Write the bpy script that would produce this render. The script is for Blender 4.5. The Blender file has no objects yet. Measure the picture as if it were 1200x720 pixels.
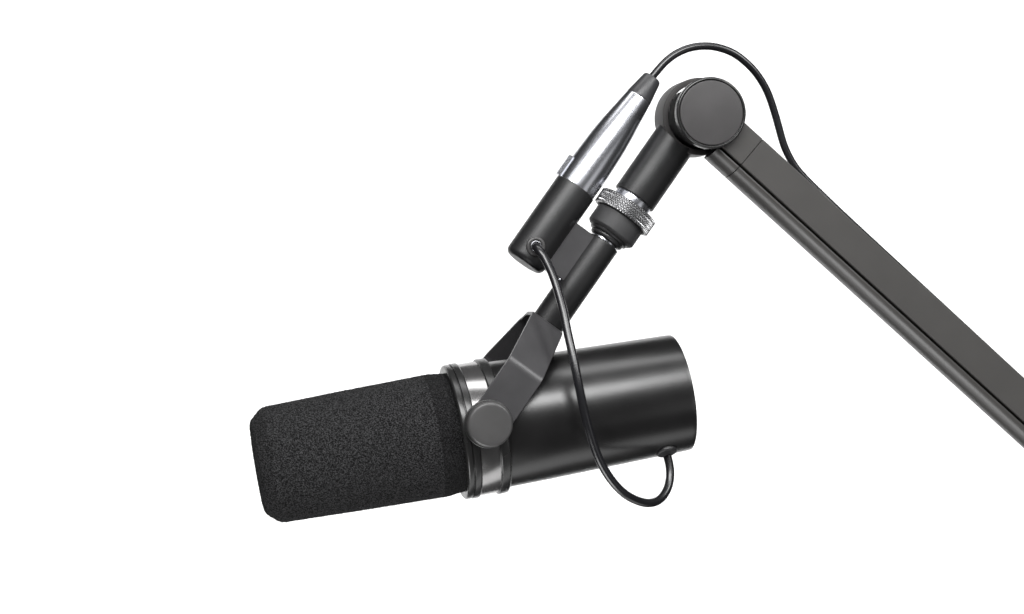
import bpy, math, random
from mathutils import Vector
from mathutils import noise as mnoise

# ------------------------------------------------------------------ basics
S = 0.00038            # metres per design unit
D = 2400.0             # camera distance in design units
TH = math.radians(10.5)
CT, ST = math.cos(TH), math.sin(TH)
scene = bpy.context.scene
COL = scene.collection
PI = math.pi

def V(*a): return Vector(a)

def R(px, py, yl=0.0):
    """point of the rig's own frame on the plane y' = yl seen at this place of the photo"""
    dx, dz = px - 600.0, 360.0 - py
    k = (yl + D * CT) / (CT - ST * dx / D)
    wx, wy, wz = dx / D * k, k - D, dz / D * k
    return V(CT * wx + ST * wy, -ST * wx + CT * wy, wz)

def W(p):
    """rig frame -> world metres"""
    return V((CT * p.x - ST * p.y) * S, (ST * p.x + CT * p.y) * S, p.z * S)

# ------------------------------------------------------------------ materials
def new_mat(name):
    m = bpy.data.materials.new(name); m.use_nodes = True
    nt = m.node_tree
    return m, nt, nt.nodes['Principled BSDF']

def node(nt, t, **kw):
    n = nt.nodes.new(t)
    for k, v in kw.items(): setattr(n, k, v)
    return n

def coated(name, col, rough, rvar=0.05, grain=0.0, gscale=9000, metallic=0.0, spec=0.5, coat=0.0, coat_rough=0.1, cvar=0.12):
    m, nt, b = new_mat(name)
    tc = node(nt, 'ShaderNodeTexCoord')
    n1 = node(nt, 'ShaderNodeTexNoise'); n1.inputs['Scale'].default_value = 70; n1.inputs['Detail'].default_value = 5
    nt.links.new(tc.outputs['Object'], n1.inputs['Vector'])
    mr = node(nt, 'ShaderNodeMapRange')
    mr.inputs['From Min'].default_value = 0.3; mr.inputs['From Max'].default_value = 0.7
    mr.inputs['To Min'].default_value = rough - rvar; mr.inputs['To Max'].default_value = rough + rvar
    nt.links.new(n1.outputs['Fac'], mr.inputs['Value']); nt.links.new(mr.outputs['Result'], b.inputs['Roughness'])
    rp = node(nt, 'ShaderNodeValToRGB')
    rp.color_ramp.elements[0].position = 0.3; rp.color_ramp.elements[1].position = 0.7
    rp.color_ramp.elements[0].color = [c * (1 - cvar) for c in col] + [1]
    rp.color_ramp.elements[1].color = [c * (1 + cvar) for c in col] + [1]
    nt.links.new(n1.outputs['Fac'], rp.inputs['Fac']); nt.links.new(rp.outputs['Color'], b.inputs['Base Color'])
    b.inputs['Metallic'].default_value = metallic
    b.inputs['Specular IOR Level'].default_value = spec
    b.inputs['Coat Weight'].default_value = coat
    b.inputs['Coat Roughness'].default_value = coat_rough
    if grain > 0:
        n2 = node(nt, 'ShaderNodeTexNoise'); n2.inputs['Scale'].default_value = gscale; n2.inputs['Detail'].default_value = 2
        nt.links.new(tc.outputs['Object'], n2.inputs['Vector'])
        bp = node(nt, 'ShaderNodeBump'); bp.inputs['Strength'].default_value = grain; bp.inputs['Distance'].default_value = 0.00008
        nt.links.new(n2.outputs['Fac'], bp.inputs['Height']); nt.links.new(bp.outputs['Normal'], b.inputs['Normal'])
    return m

M = {}
M['body'] = coated('satin_black_enamel', (0.007, 0.0068, 0.0070), 0.30, 0.015, grain=0.05, spec=0.72)
M['ring'] = coated('gunmetal_ring', (0.020, 0.020, 0.020), 0.27, 0.03)
M['band'] = coated('polished_dark_band', (0.34, 0.335, 0.335), 0.21, 0.01, metallic=0.9)
M['plate'] = coated('grey_powder_coat', (0.046, 0.045, 0.047), 0.36, 0.03, grain=0.12)
M['knob'] = coated('grey_satin_knob', (0.054, 0.053, 0.053), 0.38, 0.03, grain=0.05)
M['tube'] = coated('black_satin_tube', (0.011, 0.011, 0.0115), 0.44, 0.03, grain=0.08, spec=0.42)
M['housing'] = coated('black_matte_housing', (0.012, 0.012, 0.0125), 0.42, 0.03, grain=0.10)
M['nut'] = coated('black_nut', (0.032, 0.032, 0.033), 0.62, 0.03, grain=0.1)
M['arm'] = coated('warm_grey_arm_paint', (0.052, 0.050, 0.048), 0.38, 0.012, grain=0.10, cvar=0.03)
M['joint'] = coated('joint_paint', (0.032, 0.0305, 0.030), 0.48, 0.03, grain=0.06, spec=0.3)
M['cap'] = coated('joint_cap_face', (0.042, 0.040, 0.0405), 0.45, 0.03, grain=0.08)
M['dark'] = coated('bare_black', (0.006, 0.006, 0.006), 0.6, 0.05)
M['cable'] = coated('black_cable_jacket', (0.010, 0.010, 0.0115), 0.26, 0.03, spec=0.6, grain=0.03)
M['rubber'] = coated('black_rubber', (0.020, 0.020, 0.021), 0.42, 0.04, grain=0.1)
M['boot'] = coated('grey_rubber_boot', (0.035, 0.035, 0.037), 0.38, 0.04, grain=0.1)
M['chrome'] = coated('satin_chrome', (0.62, 0.63, 0.67), 0.27, 0.01, metallic=1.0, cvar=0.02)
M['knurl'] = coated('knurled_steel', (0.38, 0.38, 0.385), 0.30, 0.02, metallic=1.0, cvar=0.05)

def foam_mat(name, top):
    m, nt, b = new_mat(name)
    tc = node(nt, 'ShaderNodeTexCoord')
    vo = node(nt, 'ShaderNodeTexVoronoi'); vo.inputs['Scale'].default_value = 1500
    nz = node(nt, 'ShaderNodeTexNoise'); nz.inputs['Scale'].default_value = 1650; nz.inputs['Detail'].default_value = 4; nz.inputs['Roughness'].default_value = 0.7
    nt.links.new(tc.outputs['Object'], vo.inputs['Vector']); nt.links.new(tc.outputs['Object'], nz.inputs['Vector'])
    rp = node(nt, 'ShaderNodeValToRGB')
    e = rp.color_ramp.elements
    e[0].position = 0.44; e[0].color = (0.003, 0.003, 0.0032, 1)
    e[1].position = 0.60; e[1].color = (top, top, top*1.03, 1)
    nt.links.new(nz.outputs['Fac'], rp.inputs['Fac']); nt.links.new(rp.outputs['Color'], b.inputs['Base Color'])
    mx = node(nt, 'ShaderNodeMath', operation='ADD')
    nt.links.new(nz.outputs['Fac'], mx.inputs[0]); nt.links.new(vo.outputs['Distance'], mx.inputs[1])
    bp = node(nt, 'ShaderNodeBump'); bp.inputs['Strength'].default_value = 0.9; bp.inputs['Distance'].default_value = 0.0006
    nt.links.new(mx.outputs[0], bp.inputs['Height']); nt.links.new(bp.outputs['Normal'], b.inputs['Normal'])
    b.inputs['Roughness'].default_value = 0.9
    b.inputs['Specular IOR Level'].default_value = 0.15
    return m
M['foam'] = foam_mat('black_open_foam', 0.050)
M['foam_shade'] = foam_mat('shaded_black_foam', 0.026)  # same foam, darkened to paint in the shade beside the collar

def paper_mat():
    m, nt, b = new_mat('white_studio_paper')
    tc = node(nt, 'ShaderNodeTexCoord')
    nz = node(nt, 'ShaderNodeTexNoise'); nz.inputs['Scale'].default_value = 6; nz.inputs['Detail'].default_value = 6
    nt.links.new(tc.outputs['Object'], nz.inputs['Vector'])
    rp = node(nt, 'ShaderNodeValToRGB')
    rp.color_ramp.elements[0].color = (0.88, 0.88, 0.88, 1); rp.color_ramp.elements[1].color = (0.92, 0.92, 0.92, 1)
    nt.links.new(nz.outputs['Fac'], rp.inputs['Fac']); nt.links.new(rp.outputs['Color'], b.inputs['Base Color'])
    b.inputs['Roughness'].default_value = 1.0; b.inputs['Specular IOR Level'].default_value = 0.0
    return m
M['paper'] = paper_mat()

# ------------------------------------------------------------------ objects
def thing(name, label, cat, at, group=None):
    o = bpy.data.objects.new(name, None); COL.objects.link(o)
    o.location = W(at); o['label'] = label; o['category'] = cat
    o.empty_display_size = 0.02
    if group: o['group'] = group
    return o

def world_loc(o):
    v = Vector((0, 0, 0))
    while o is not None:
        v += Vector(o.location); o = o.parent
    return v

def obj(name, geo, mat, parent, label=None, sharp=32, smooth=True):
    vs, fs = geo
    base = world_loc(parent)
    me = bpy.data.meshes.new(name)
    me.from_pydata([tuple(W(v) - base) for v in vs], [], fs)
    me.validate(); me.update()
    import bmesh
    bm = bmesh.new(); bm.from_mesh(me)
    bmesh.ops.recalc_face_normals(bm, faces=bm.faces); bm.to_mesh(me); bm.free()
    if smooth:
        me.shade_smooth()
        me.set_sharp_from_angle(angle=math.radians(sharp))
    me.materials.append(mat)
    o = bpy.data.objects.new(name, me); COL.objects.link(o)
    o.parent = parent
    if label: o['label'] = label
    return o

def join(*gs):
    vs, fs = [], []
    for g in gs:
        n = len(vs); vs += g[0]; fs += [tuple(i + n for i in f) for f in g[1]]
    return vs, fs

def frame(a):
    a = a.normalized()
    ref = V(0, 1, 0) if abs(a.y) < 0.9 else V(0, 0, 1)
    e1 = a.cross(ref).normalized(); e2 = a.cross(e1).normalized()
    return a, e1, e2

def rounded(prof, br=1.0, n=3):
    """round the corners of an (t, r) profile"""
    out = [prof[0]]
    for i in range(1, len(prof) - 1):
        p0, p1, p2 = (Vector(q) for q in (prof[i-1], prof[i], prof[i+1]))
        a, b = p0 - p1, p2 - p1
        if a.length < 1e-6 or b.length < 1e-6: continue
        ang = a.angle(b)
        if ang > math.radians(165): out.append(tuple(p1)); continue
        d = min(br, a.length * 0.45, b.length * 0.45)
        s, e = p1 + a.normalized() * d, p1 + b.normalized() * d
        for k in range(n + 1):
            u = k / n
            out.append(tuple(s * (1-u)**2 + p1 * 2*u*(1-u) + e * u*u))
    out.append(prof[-1])
    return out

def lathe(o, a, prof, seg=128, br=1.0, disp=None, saddle=None):
    a, e1, e2 = frame(a)
    if br > 0: prof = rounded(prof, br)
    vs, fs, rows = [], [], []
    for i, (t, r) in enumerate(prof):
        if r < 1e-6:
            rows.append([len(vs)]); vs.append(o + a * t); continue
        row = []
        for k in range(seg):
            ph = 2 * PI * k / seg
            rr, tt = r, t
            if disp: rr += disp(t, ph)
            if saddle and i >= len(prof) - saddle[0]: tt = saddle[1](r * math.cos(ph), t)
            row.append(len(vs)); vs.append(o + a * tt + e1 * (rr * math.cos(ph)) + e2 * (rr * math.sin(ph)))
        rows.append(row)
    for A, B in zip(rows, rows[1:]):
        if len(A) == 1 and len(B) == 1: continue
        for k in range(seg):
            k2 = (k + 1) % seg
            if len(A) == 1: fs.append((A[0], B[k], B[k2]))
            elif len(B) == 1: fs.append((A[k], B[0], A[k2]))
            else: fs.append((A[k], B[k], B[k2], A[k2]))
    return vs, fs

def tube(pts, r, seg=24, caps=True, rfun=None, sub=10):
    P = []
    q = [pts[0] * 2 - pts[1]] + list(pts) + [pts[-1] * 2 - pts[-2]]
    for i in range(1, len(q) - 2):
        p0, p1, p2, p3 = q[i-1:i+3]
        # centripetal-ish catmull rom
        for k in range(sub):
            u = k / sub
            P.append(0.5 * ((2*p1) + (p2-p0)*u + (2*p0-5*p1+4*p2-p3)*u*u + (3*p1-p0-3*p2+p3)*u**3))
    P.append(pts[-1])
    for _ in range(6):   # relax
        P = [P[0]] + [(P[i-1] + P[i]*2 + P[i+1]) / 4 for i in range(1, len(P)-1)] + [P[-1]]
    T = [(P[min(i+1, len(P)-1)] - P[max(i-1, 0)]).normalized() for i in range(len(P))]
    _, n, _ = frame(T[0])
    vs, fs = [], []
    for i, (p, t) in enumerate(zip(P, T)):
        n = (n - t * n.dot(t)).normalized(); b = t.cross(n)
        rr = rfun(i / (len(P)-1)) if rfun else r
        for k in range(seg):
            a = 2*PI*k/seg
            vs.append(p + n * (rr*math.cos(a)) + b * (rr*math.sin(a)))
        if i:
            m = (i-1)*seg
            for k in range(seg):
                k2 = (k+1) % seg
                fs.append((m+k, m+seg+k, m+seg+k2, m+k2))
    if caps:
        fs.append(tuple(range(seg))); m = (len(P)-1)*seg; fs.append(tuple(range(m, m+seg)))
    return vs, fs

def prism(loops):
    """stack of loops (lists of points), capped"""
    n = len(loops[0]); vs = [p for l in loops for p in l]; fs = []
    for i in range(len(loops)-1):
        for k in range(n):
            k2 = (k+1) % n
            fs.append((i*n+k, i*n+k2, (i+1)*n+k2, (i+1)*n+k))
    fs.append(tuple(range(n))); fs.append(tuple(range((len(loops)-1)*n, len(loops)*n)))
    return vs, fs

# ------------------------------------------------------------------ layout of the rig
YD = V(0, 1, 0)
# microphone axis
ringC = R(528.5, 507.6)
endC = R(796, 460)
tipC = R(300.5, 545)
MA = (endC - ringC).normalized()
def mt(px, py): return (R(px, py) - ringC).dot(MA)
endT = mt(796, 460); tipT = (tipC - ringC).dot(MA)
def mline(px):      # axial coordinate of the axis point seen at px
    u = (px - 528.5) / (796 - 528.5)
    return mt(px, 507.6 + u * (460 - 507.6))

# stem axis
SB = R(707.5, 284.5); SU = R(745, 230.5)
SA = (R(811.5, 135) - R(643.8, 376.5)).normalized()
def st(px, py): return (R(px, py) - SB).dot(SA)
SN = SA.cross(YD).normalized()     # in-plane, perpendicular to the stem
if SN.x < 0: SN = -SN

# joint
JC = R(815.5, 138.5)
jt = (JC - SB).dot(SA)

# ------------------------------------------------------------------ things
mic = thing('microphone', 'black broadcast microphone with a fat foam windscreen, held in a grey metal yoke', 'microphone', ringC)
arm = thing('boom_arm', 'dark grey boom arm with a round elbow joint and a knurled silver collar', 'boom arm', JC)
plug = thing('audio_cable', 'silver plug on a thin black cable looping over the elbow joint', 'cable', R(674.5, 220.5))

# ---- microphone body
b0 = mline(580)
body = lathe(ringC, MA, [(b0 - 8, 60), (b0 - 8, 74.2), (b0 + 60, 73.2), (endT - 6, 69.6), (endT - 0.4, 69.2), (endT, 68), (endT, 62), (endT - 2.5, 60.5), (endT - 2.5, 0)], seg=256, br=1.2)
obody = obj('body', body, M['body'], mic)
# back plate with its screws
bp_ = lathe(ringC, MA, [(endT - 2.4, 0), (endT - 1.2, 0), (endT - 1.2, 59), (endT - 2.4, 59.6)], br=0.4)
obp = obj('back_plate', bp_, M['housing'], mic)
_, be1, be2 = frame(MA)
for k in range(4):
    a = PI/4 + k*PI/2
    c = ringC + MA * (endT - 1.2) + be1 * (50*math.cos(a)) + be2 * (50*math.sin(a))
    obj('screw', lathe(c, MA, [(-0.5, 0), (-0.5, 4), (1.2, 4), (1.8, 3.2), (1.8, 0)], seg=32, br=0.4), M['chrome'], obp)

# ---- clamp ring: two flanges, split, polished band, rear flange
f0, f1, f2, f3, f4 = mline(531), mline(539), mline(547.5), mline(569), mline(581)
obj('front_flange', lathe(ringC, MA, [(f0, 70), (f0, 77.2), (f0 + 1.6, 79.0), (f1 - 0.9, 79.0), (f1 - 0.9, 77), (f1 + 0.3, 77), (f1 + 0.3, 79.6), (f2 - 1.4, 79.6), (f2, 78.4), (f2, 70)], seg=256, br=0.9), M['ring'], mic)
obj('band', lathe(ringC, MA, [(f2 - 2, 70), (f2 - 2, 77.6), (f3 + 2, 77.6), (f3 + 2, 70)], seg=256, br=0.2), M['band'], mic)
obj('rear_flange', lathe(ringC, MA, [(f3, 70), (f3, 78.6), (f3 + 1.2, 80), (f4 - 1.6, 79.6), (f4, 77.8), (f4, 70)], seg=256, br=0.9), M['ring'], mic)

# ---- foam windscreen (really displaced)
def foam(lo, hi):
    a, e1, e2 = frame(MA)
    L0 = tipT; prof = []
    ctrl = [(L0, 0), (L0 - 0.5, 20), (L0, 40), (L0 + 0.3, 50), (L0 + 2.2, 54.5), (L0 + 12, 63.5), (L0 + 16.5, 66.3), (L0 + 22, 67.2), (L0 + 110, 69.8), (-16, 71.9), (-9, 71.0), (3, 69.5), (3, 60)]
    for p, q in zip(ctrl, ctrl[1:]):
        d = math.hypot(q[0]-p[0], q[1]-p[1]); n = max(1, int(d / 1.15))
        for k in range(n): prof.append((p[0] + (q[0]-p[0])*k/n, p[1] + (q[1]-p[1])*k/n))
    prof.append(ctrl[-1])
    prof = [q for q in prof if lo <= q[0] <= hi]
    solid = prof[0][1] < 1e-6
    seg = 380; vs, fs = [], []
    for i, (t, r) in enumerate(prof):
        if i == 0 and solid:
            vs.append(ringC + a*t); continue
        rr0, rr1 = prof[max(i-1, 0)], prof[min(i+1, len(prof)-1)]
        tx, ty = rr1[0]-rr0[0], rr1[1]-rr0[1]; l = math.hypot(tx, ty) or 1
        nt_, nr = -ty/l, tx/l
        for k in range(seg):
            ph = 2*PI*k/seg
            p = V(t, r*math.cos(ph), r*math.sin(ph))
            h = mnoise.noise(p * 0.55) * 0.6 + mnoise.noise(p * 1.05 + V(9, 4, 2)) * 0.5
            tt, rr = t + nt_*h, r + nr*h
            vs.append(ringC + a*tt + e1*(rr*math.cos(ph)) + e2*(rr*math.sin(ph)))
    if solid:
        for k in range(seg): fs.append((0, 1+k, 1+(k+1) % seg))
    for i in range(1 if solid else 0, len(prof)-1):
        m = (1 + (i-1)*seg) if solid else i*seg
        for k in range(seg):
            k2 = (k+1) % seg
            fs.append((m+k, m+seg+k, m+seg+k2, m+k2))
    return vs, fs
ows = obj('windscreen', foam(-1e9, -22.0), M['foam'], mic, sharp=180)
obj('foam_shade', foam(-23.2, 1e9), M['foam_shade'], ows, label='end strip of the foam at the collar, shade put into its colour', sharp=180)  # foam split here so the shade by the ring sits in the colour

# ---- yoke
KF = R(573.8, 497.4, -98)                       # knob centre seen on the front
KX = V(KF.x, 0, KF.z)
def strip_profile():
    y0, yt, th = 84.5, 31, 5.0
    tb = (R(616.5, 434, -88) - KX).dot(SA)      # bend height
    tt = (R(644.5, 378.5, -31) - KX).dot(SA)    # top height
    mid = [(-y0 - th/2, -22), (-y0 - th/2, tb), (-yt, tt - 2.5), (4, tt - 2.5), (yt + 1, tt - 10), (y0 + th/2 - 2, tb), (y0 + th/2 - 2, -22)]
    return mid, th, tb, tt
mid, YT, TB, TT = strip_profile()
def rnd2(poly, br, n=4): return rounded(poly, br, n)
def offset(poly, d):
    out = []
    for i, p in enumerate(poly):
        p = Vector(p)
        a = (p - Vector(poly[i-1])).normalized() if i else None
        b = (Vector(poly[i+1]) - p).normalized() if i < len(poly)-1 else None
        na = V(-a.y, a.x) if a is not None else None
        nb = V(-b.y, b.x) if b is not None else None
        if na is None: out.append(p + nb*d)
        elif nb is None: out.append(p + na*d)
        else:
            m = (na + nb).normalized(); out.append(p + m * (d / max(0.3, m.dot(na))))
    return out
cl = rnd2(mid, 5, 6)
outer, inner = offset([tuple(c) for c in cl], YT/2), offset([tuple(c) for c in cl], -YT/2)
def yoke_half(t):   # half width of the strip by height
    f = max(0.0, min(1.0, (t - TB) / (TT - TB)))
    return 23.2 + (21.6 - 23.2) * f
def yoke():
    vs, fs = [], []
    bv = 0.9
    def ring_at(i):
        o_, n_ = outer[i], inner[i]; c = (o_ + n_)/2
        w = yoke_half(c.y) * (0.90 if c.x > 20 else 1.0)
        res = []
        for (sx, q) in (((-1), 'o'), (1, 'o'), (1, 'n'), (-1, 'n')):
            p = o_ if q == 'o' else n_
            pin = c + (p - c) * (1 - bv/(YT/2))
            A = KX + SN*(sx*(w - bv)) + YD*p.x + SA*p.y
            B = KX + SN*(sx*w) + YD*pin.x + SA*pin.y
            res += ([B, A] if (sx == -1 and q == 'o') or (sx == 1 and q == 'n') else [A, B])
        return res
    loops = [ring_at(i) for i in range(len(cl))]
    # rounded feet: extra loops narrowing in a half circle
    def foot(i, sgn):
        ls = []
        base = loops[i]; 
        for k in range(1, 13):
            an = k / 12 * PI/2 * 0.98
            s, dn = math.cos(an), math.sin(an) * 23.2
            l = []
            for p in base:
                q = p - KX; n = q.dot(SN)
                l.append(p - SN * n * (1 - s) - SA * dn)
            ls.append(l)
        return ls
    for l in (0, -1):
        pass
    # move feet so that the half circle is centred at the pivot
    for idx in (0, len(loops)-1):
        loops[idx] = [p + SA * (0 - (p - KX).dot(SA)) for p in loops[idx]]
    full = list(reversed(foot(0, 1))) + loops + foot(len(loops)-1, 1)
    return prism(full)
oy = obj('yoke', yoke(), M['plate'], mic, sharp=25)
# knobs on both sides
for sgn in (-1, 1):
    c = KX + YD * (sgn * (84.5 + YT))
    a = YD * sgn
    k_ = obj('knob', lathe(c, a, [(3.6, 0), (3.6, 25.0), (5, 26.0), (12.5, 26.0), (15.4, 24.0), (15.9, 20), (16.1, 0)], seg=128, br=1.6), M['knob'], mic)
    obj('washer', lathe(c, a, [(-0.2, 0), (-0.2, 26.6), (0.6, 27.6), (2.6, 27.6), (3.4, 26.8), (3.4, 0)], seg=128, br=0.5), M['ring'], k_)
    # bushing from leg to clamp ring
    obj('bushing', lathe(c, a, [(-YT - 7, 0), (-YT - 7, 15), (-YT + 0.5, 15), (-YT + 0.5, 0)], seg=64, br=0.5), M['dark'], k_)

# ---- stem of the microphone
ty = (KX + SA * TT - SB).dot(SA)
obj('stem', lathe(SB, SA, [(ty - 1, 0), (ty - 1, 19.8), (-1, 19.8), (0, 19.0), (0, 0)], seg=128, br=0.8), M['tube'], mic)
obj('lock_ring', lathe(SB, SA, [(-0.5, 0), (-0.5, 16.5), (3.2, 16.5), (3.2, 0)], seg=96, br=0.6), M['chrome'], mic)
obj('collar', lathe(SB, SA, [(2.2, 0), (2.2, 17), (3.4, 20.5), (5.6, 21.5), (7.4, 21), (8.2, 24.6), (12, 25.6), (16, 25.6), (16, 0)], seg=128, br=1.2), M['rubber'], mic)
# plain cylindrical nut
nt0, nt1 = st(715.8, 274.0), st(727.8, 256.7)
ng = lathe(SB, SA, [(nt0 - 2.4, 0), (nt0 - 2.4, 27), (nt0, 30.2), (nt0 + 1, 30.9), (nt1, 30.9), (nt1, 0)], seg=160, br=0.7)
obj('nut', ng, M['nut'], mic, sharp=20)

# ---- connector housing and the plate that holds it
HA = SA
HB = R(674.5, 220.5)                # seam between black and chrome, on the axis
hb = (R(612.5, 308.2) - HB).dot(HA)
oh = obj('connector_housing', lathe(HB, HA, [(hb, 0), (hb, 20), (hb + 1.4, 22.8), (hb + 5, 25.2), (hb + 8, 25.5), (-1, 25.5), (0, 25), (0, 22)], seg=160, br=1.2), M['housing'], mic)
# bracket plate, box between housing and stem
def box_between(n0, n1, y0, y1, t0, t1, bv=0.8):
    def lp(t, s):
        pts = []
        for (n, y) in ((n0, y0 + s), (n0, y1 - s), (n1, y1 - s), (n1, y0 + s)):
            pts.append(SB + SN*n + YD*y + SA*t)
        return pts
    return prism([lp(t0, bv), lp(t0 + bv, 0), lp(t1 - bv, 0), lp(t1, bv)])
hn = (HB - SB).dot(SN)
pt1 = st(681, 267.5); pt0 = st(649, 323)
obj('bracket', box_between(hn + 18, -12, -12, 12, pt0, pt1), M['plate'], mic)
for dn in (-23.5, -19.5):
    c = SB + SN*dn + SA*(pt0 - 0.5) + YD*-9.5
    obj('screw', lathe(c, -SA, [(-1, 0), (-1, 1.6), (1.6, 1.6), (2.1, 1.1), (2.1, 0)], seg=24, br=0.3), M['chrome'], mic)
# grommet on the housing front
gp = R(627.5, 289, -24)
gt = (gp - HB).dot(HA); gn = (gp - HB).dot(SN)
gc = HB + HA*gt + SN*gn + YD*(-25.5)
obj('grommet', lathe(gc, -YD, [(-2.5, 0), (-2.5, 11.2), (1.0, 11.2), (2.0, 10.4), (2.6, 9), (1.6, 7), (0.6, 6.6), (0.6, 0)], seg=96, br=0.5), M['knob'], oh)
obj('bezel', lathe(gc, -YD, [(0.2, 5.2), (0.2, 6.6), (2.0, 6.6), (2.6, 6.1), (2.6, 5.3), (0.2, 5.2)], seg=64, br=0.2), M['chrome'], oh)

# ---- microphone cable
cp = [(627.5, 289.5, -24), (628.5, 290, -32), (633, 295, -39), (640, 306, -44), (647.5, 322, -52), (655, 345, -62), (660.5, 366, -71),
      (664.8, 388, -79), (671.5, 418, -90), (677.5, 448, -97), (683.5, 477, -99), (689.5, 501, -97), (696.5, 524, -92), (705, 544.5, -87), (717, 563.5, -80), (732, 579, -72),
      (749, 587.8, -62), (763, 589.6, -54), (774, 585, -45), (782, 573.5, -37), (785.3, 559, -31), (784.5, 545, -27), (781, 531, -24), (779.5, 525, -22)]
obj('cable', tube([R(*p) for p in cp], 5.0, seg=32, sub=8), M['cable'], mic)
# grommet under the body
g2 = R(779, 527, -24)
t2 = (g2 - ringC).dot(MA)
up = MA.cross(YD).normalized()
if up.z < 0: up = -up
ang = math.radians(27)
nrm = (-up * math.cos(ang) - YD * math.sin(ang))
rb = 69.9
obj('cable_grommet', lathe(ringC + MA*t2 + nrm*rb, nrm, [(-3, 0), (-3, 12), (2.2, 12.4), (3.6, 11.4), (3.9, 9), (3.9, 0)], seg=96, br=0.7), M['rubber'], mic)

# ---- plug: chrome shell, boot, latch, cable
def ht(px, py): return (R(px, py) - HB).dot(HA)
tb_ = ht(746, 113); te = ht(764.3, 90.8)
k_ = tb_ / 129.0
obj('shell', lathe(HB, HA, [(-6, 0), (-6, 24.2), (4, 24.5), (30*k_, 24.6), (48*k_, 24.0), (66*k_, 23.2), (84*k_, 21.6), (104*k_, 19.0), (tb_ - 1, 16.0), (tb_, 15.4), (tb_, 0)], seg=192, br=0.5), M['chrome'], plug)
obj('boot', lathe(HB, HA, [(tb_ - 2, 0), (tb_ - 2, 15.3), (tb_ + 0.6, 15.9), (te - 3, 11.6), (te - 0.6, 10.6), (te, 9.0), (te, 5.5), (te - 2, 4.6)], seg=128, br=0.8), M['boot'], plug)
def latch():
    loops = []
    n = 44
    for i in range(n + 1):
        t = 0.5 + 27.0 * i / n
        h = 28.4 + (0.55 if i % 2 else 0.0)
        if i in (0, n): h -= 1.0
        lo = 22.0
        pts = []
        for (nn, yy) in ((lo, -4.6), (h - 0.8, -4.6), (h, -3.8), (h, 3.8), (h - 0.8, 4.6), (lo, 4.6)):
            pts.append(HB - SN*nn + YD*yy + HA*t)
        loops.append(pts)
    return prism(loops)
obj('latch', latch(), M['chrome'], plug, sharp=15)
kp = [(757, 99.5, 0), (763.5, 91.5, 0), (770, 83.5, 0), (779, 73.5, 0), (791, 64, 0), (807, 56.8, 0), (825, 54.2, 0), (843, 56.3, 0), (862, 64, 0), (880, 79, 1), (892, 94.5, 2),
      (901, 112, 3), (909.5, 138, 4), (917.8, 168, 5), (925, 184.5, 5), (932, 196, 5), (942, 208, 5), (958, 224, 5), (985, 250, 5), (1040, 301, 5), (1120, 375, 5), (1200, 449, 5), (1300, 541, 5)]
obj('cable', tube([R(*p) for p in kp], 4.6, seg=32, sub=10), M['cable'], plug)

# ---- boom arm: knurled collar, chrome band, upper tube, joint
k0, k1 = st(727.8, 256.7), st(738.2, 240.8)
def knurl():
    a, e1, e2 = frame(SA)
    N = 58; seg = N * 10; rows = 40; rr = 35.2; H = 2.5
    L = k1 - k0; p = 2*PI*rr/N
    def tri(x): x = x % 1.0; return 1 - abs(2*x - 1)
    prof = [(k0 + 0.2, 24, 0), (k0 + 0.2, rr - 2.4, 0), (k0 + 0.5, rr - 1.2, 0)]
    for i in range(rows + 1):
        u = i / rows
        prof.append((k0 + 1.0 + (L - 2.0)*u, rr, 1))
    prof += [(k1 - 0.5, rr - 1.2, 0), (k1 - 0.2, rr - 2.4, 0), (k1 - 0.2, 20, 0)]
    vs, fs = [], []
    for i, (t, r, f) in enumerate(prof):
        for k in range(seg):
            ph = 2*PI*k/seg
            r2 = r
            if f:
                w, z = N*k/seg, (t - k0)/p
                r2 = r + H * min(tri(w + z), tri(w - z))
            vs.append(SB + a*t + e1*(r2*math.cos(ph)) + e2*(r2*math.sin(ph)))
    for i in range(len(prof)-1):
        for k in range(seg):
            k2 = (k+1) % seg
            fs.append((i*seg+k, (i+1)*seg+k, (i+1)*seg+k2, i*seg+k2))
    return vs, fs
okn = obj('knurled_collar', knurl(), M['knurl'], arm, sharp=20)
obj('flange', lathe(SB, SA, [(nt1 - 1, 0), (nt1 - 1, 28), (nt1 + 0.2, 33.0), (k0 + 0.3, 33.6), (k0 + 0.3, 0)], seg=160, br=0.6), M['dark'], okn)
ub = st(742.9, 233.6)
obj('thread_sleeve', lathe(SB, SA, [(k1 - 1, 0), (k1 - 1, 23.6), (ub + 1, 23.6), (ub + 1, 0)], seg=128, br=0.4), M['chrome'], arm)
def saddle(n, t):
    return jt - math.sqrt(max(0.0, 42.5**2 - n*n)) 
obj('upper_tube', lathe(SB, SA, [(ub, 20), (ub, 25.4), (ub + 1, 26.4), (ub + 30, 26.4), (jt - 50, 26.4), (jt - 41, 26.4)], seg=192, br=0.6, saddle=(1, saddle)), M['tube'], arm)

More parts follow.
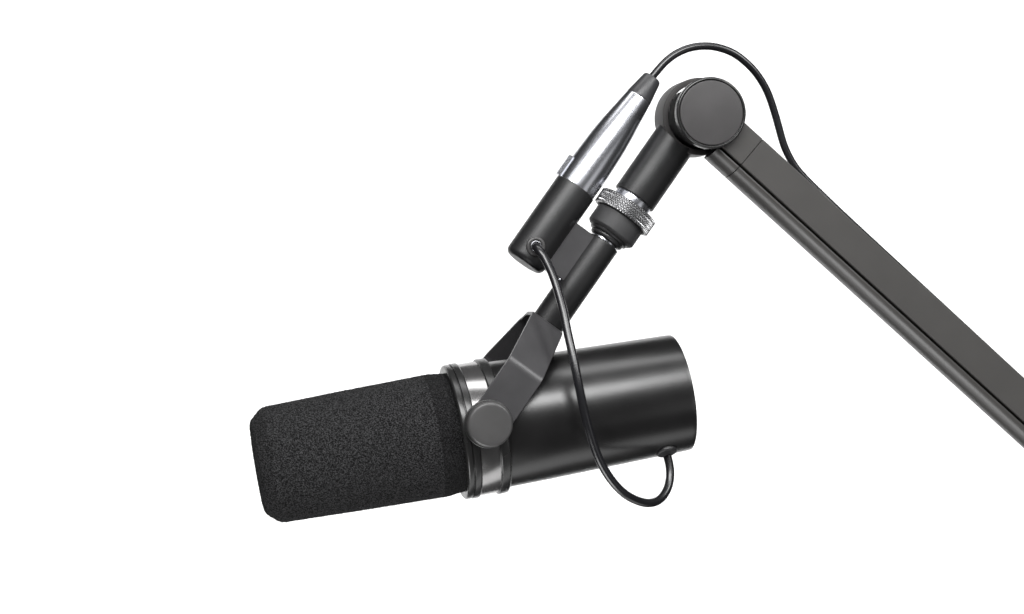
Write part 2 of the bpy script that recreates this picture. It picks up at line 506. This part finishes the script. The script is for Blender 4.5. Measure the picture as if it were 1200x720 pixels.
# elbow head ring (hollow, open bore) and its rear plate
HD = 20
def ringsolid(c, a, t0, t1, ro, ri, bv=1.2):
    return lathe(c, a, rounded([(t0, (ro+ri)/2), (t0, ro), (t1, ro), (t1, ri), (t0, ri), (t0, (ro+ri)/2)], bv), seg=192, br=0)
oj = obj('joint_ring', ringsolid(JC, YD, -HD, HD, 46, 39), M['joint'], arm)
obj('rear_plate', lathe(JC - V(0, 0, 2.2), YD, [(HD - 8, 0), (HD - 8, 36.6), (HD + 2, 36.6), (HD + 3, 35), (HD + 3, 0)], seg=128, br=0.6), M['dark'], oj)
ohub = obj('hub', lathe(JC, -YD, [(-HD + 4, 0), (-HD + 4, 35.6), (57, 35.6), (57.5, 36), (57.5, 0)], seg=160, br=0.4), M['dark'], arm)
ocap = obj('joint_cap', lathe(JC, -YD, [(50, 0), (50, 35.2), (52, 38.6), (56, 41.4), (66.4, 41.7), (68.1, 40.6), (68.4, 39.2), (67.8, 38.7), (66.4, 38.5), (66.4, 0)], seg=192, br=0.5), M['ring'], arm)
obj('face_disc', lathe(JC, -YD, [(66, 0), (66, 37.7), (67.4, 37.7), (68.0, 36.9), (68.1, 0)], seg=192, br=0.4), M['cap'], ocap)

# boom: sleeve + long tube, extruded profile
YF = -55
BA = R(875, 145.5, YF); BB = R(1200, 442.5, YF)
BD = (BB - BA).normalized()
BN = BD.cross(YD).normalized()
if BN.z > 0: BN = -BN
def boom_prof(shrink=0.0):
    pr = [(0, -24), (0, YF + 1.6), (0.3, YF + 0.6), (1.4, YF), (38.9, YF), (39.8, YF + 0.5), (40.2, YF + 1.5), (40.3, YF + 11), (43.0, YF + 11), (43.1, YF + 2.4),
          (43.6, YF + 1.6), (44.8, YF + 1.4), (47, YF + 2.1), (49.4, YF + 3.7), (51.6, YF + 5.9), (53.6, YF + 8.8), (55.2, YF + 12.2), (56.4, YF + 16.5), (57, YF + 21), (57.2, YF + 26), (56.8, -23), (53, -22), (2, -22)]
    return [(v + (1 if v < 20 else -1)*shrink, y + shrink if y < -40 else y - shrink) for v, y in pr]
def boom_piece(u0, u1):
    A = lambda u, s: [BA + BD*u + BN*v + YD*(y - YF) for v, y in boom_prof(s)]
    return prism([A(u0, 0.7), A(u0 + 0.5, 0), A(u1 - 0.5, 0), A(u1, 0.7)])
us = (R(894, 163, YF) - BA).dot(BD)
u0 = (R(828.5, 183.5, -35) - BA).dot(BD)
ue = (R(1330, 562, YF) - BA).dot(BD)
obj('arm_end_sleeve', boom_piece(u0, us - 0.1), M['arm'], arm, sharp=24)
obj('arm_tube', boom_piece(us + 0.3, ue), M['arm'], arm, sharp=24)

# ------------------------------------------------------------------ backdrop: white paper sweep behind
def backdrop():
    vs, fs = [], []
    prof = [(1.30, 0.85 - 1.7*i/24) for i in range(25)]
    n = 40
    for (y, z) in prof:
        for k in range(n + 1):
            vs.append((-1.25 + 2.5*k/n, y, z))
    for i in range(len(prof)-1):
        for k in range(n):
            m = i*(n+1)+k
            fs.append((m, m+1, m+n+2, m+n+1))
    me = bpy.data.meshes.new('backdrop'); me.from_pydata(vs, [], fs); me.shade_smooth()
    me.materials.append(M['paper'])
    o = bpy.data.objects.new('backdrop', me); COL.objects.link(o)
    o['kind'] = 'structure'; o['label'] = 'plain white studio paper behind the microphone'; 
    md = o.modifiers.new('thickness', 'SOLIDIFY'); md.thickness = 0.003; md.offset = -1
backdrop()

# ------------------------------------------------------------------ light
def area(name, loc, target, sx, sy, power, col=(1, 1, 1)):
    L = bpy.data.lights.new(name, 'AREA'); L.shape = 'RECTANGLE'; L.size = sx; L.size_y = sy; L.energy = power; L.color = col
    o = bpy.data.objects.new(name, L); COL.objects.link(o); o.location = loc
    d = Vector(target) - Vector(loc); o.rotation_euler = d.to_track_quat('-Z', 'Y').to_euler()
    return o
for nm, sg in (('backdrop_lamp_upper', 1), ('backdrop_lamp_lower', -1)):
    bl = area(nm, (0, 0.28, sg*1.15), (0, 1.3, sg*0.30), 2.4, 0.3, 11.6)
    bl.data.spread = math.radians(115)
area('key_softbox', (-0.05, -0.86, 0.62), (0.0, 0, 0), 1.1, 0.34, 18)
area('top_softbox', (0.0, -0.12, 0.95), (0, 0, 0), 0.9, 0.28, 3.8)
area('front_softbox', (0.92, -0.77, -0.33), (0.05, 0, 0), 0.5, 0.5, 0.6)
area('rim_softbox', (0.75, -0.55, 0.60), (0.03, 0, 0), 0.35, 0.4, 5.5)
area('side_strip', (-0.85, -0.62, 0.60), (0, 0, 0), 0.10, 0.8, 0.8)
area('low_softbox', (-0.20, -0.30, -0.86), (0.12, 0, 0), 0.5, 0.5, 6.0)
area('under_softbox', (0.05, 0.12, -0.75), (0, 0, 0), 1.0, 0.30, 1.35)

w = bpy.data.worlds.new('World'); scene.world = w; w.use_nodes = True
bg = w.node_tree.nodes['Background']; bg.inputs['Color'].default_value = (1, 1, 1, 1); bg.inputs['Strength'].default_value = 0.03

# ------------------------------------------------------------------ camera
cam = bpy.data.cameras.new('camera'); oc = bpy.data.objects.new('camera', cam); COL.objects.link(oc)
oc.location = (0, -D*S, 0); oc.rotation_euler = (PI/2, 0, 0)
cam.sensor_fit = 'HORIZONTAL'; cam.angle = 2*math.atan(600.0/D)
cam.clip_start = 0.01; cam.clip_end = 50
scene.camera = oc
scene.cycles.use_light_tree = False
scene.cycles.use_adaptive_sampling = False
scene.cycles.caustics_reflective = False
scene.cycles.sample_clamp_indirect = 1.5
scene.cycles.use_denoising = True
scene.view_settings.view_transform = 'Standard'; scene.view_settings.look = 'None'
scene.view_settings.exposure = 0; scene.view_settings.gamma = 1; scene.view_settings.use_curve_mapping = False
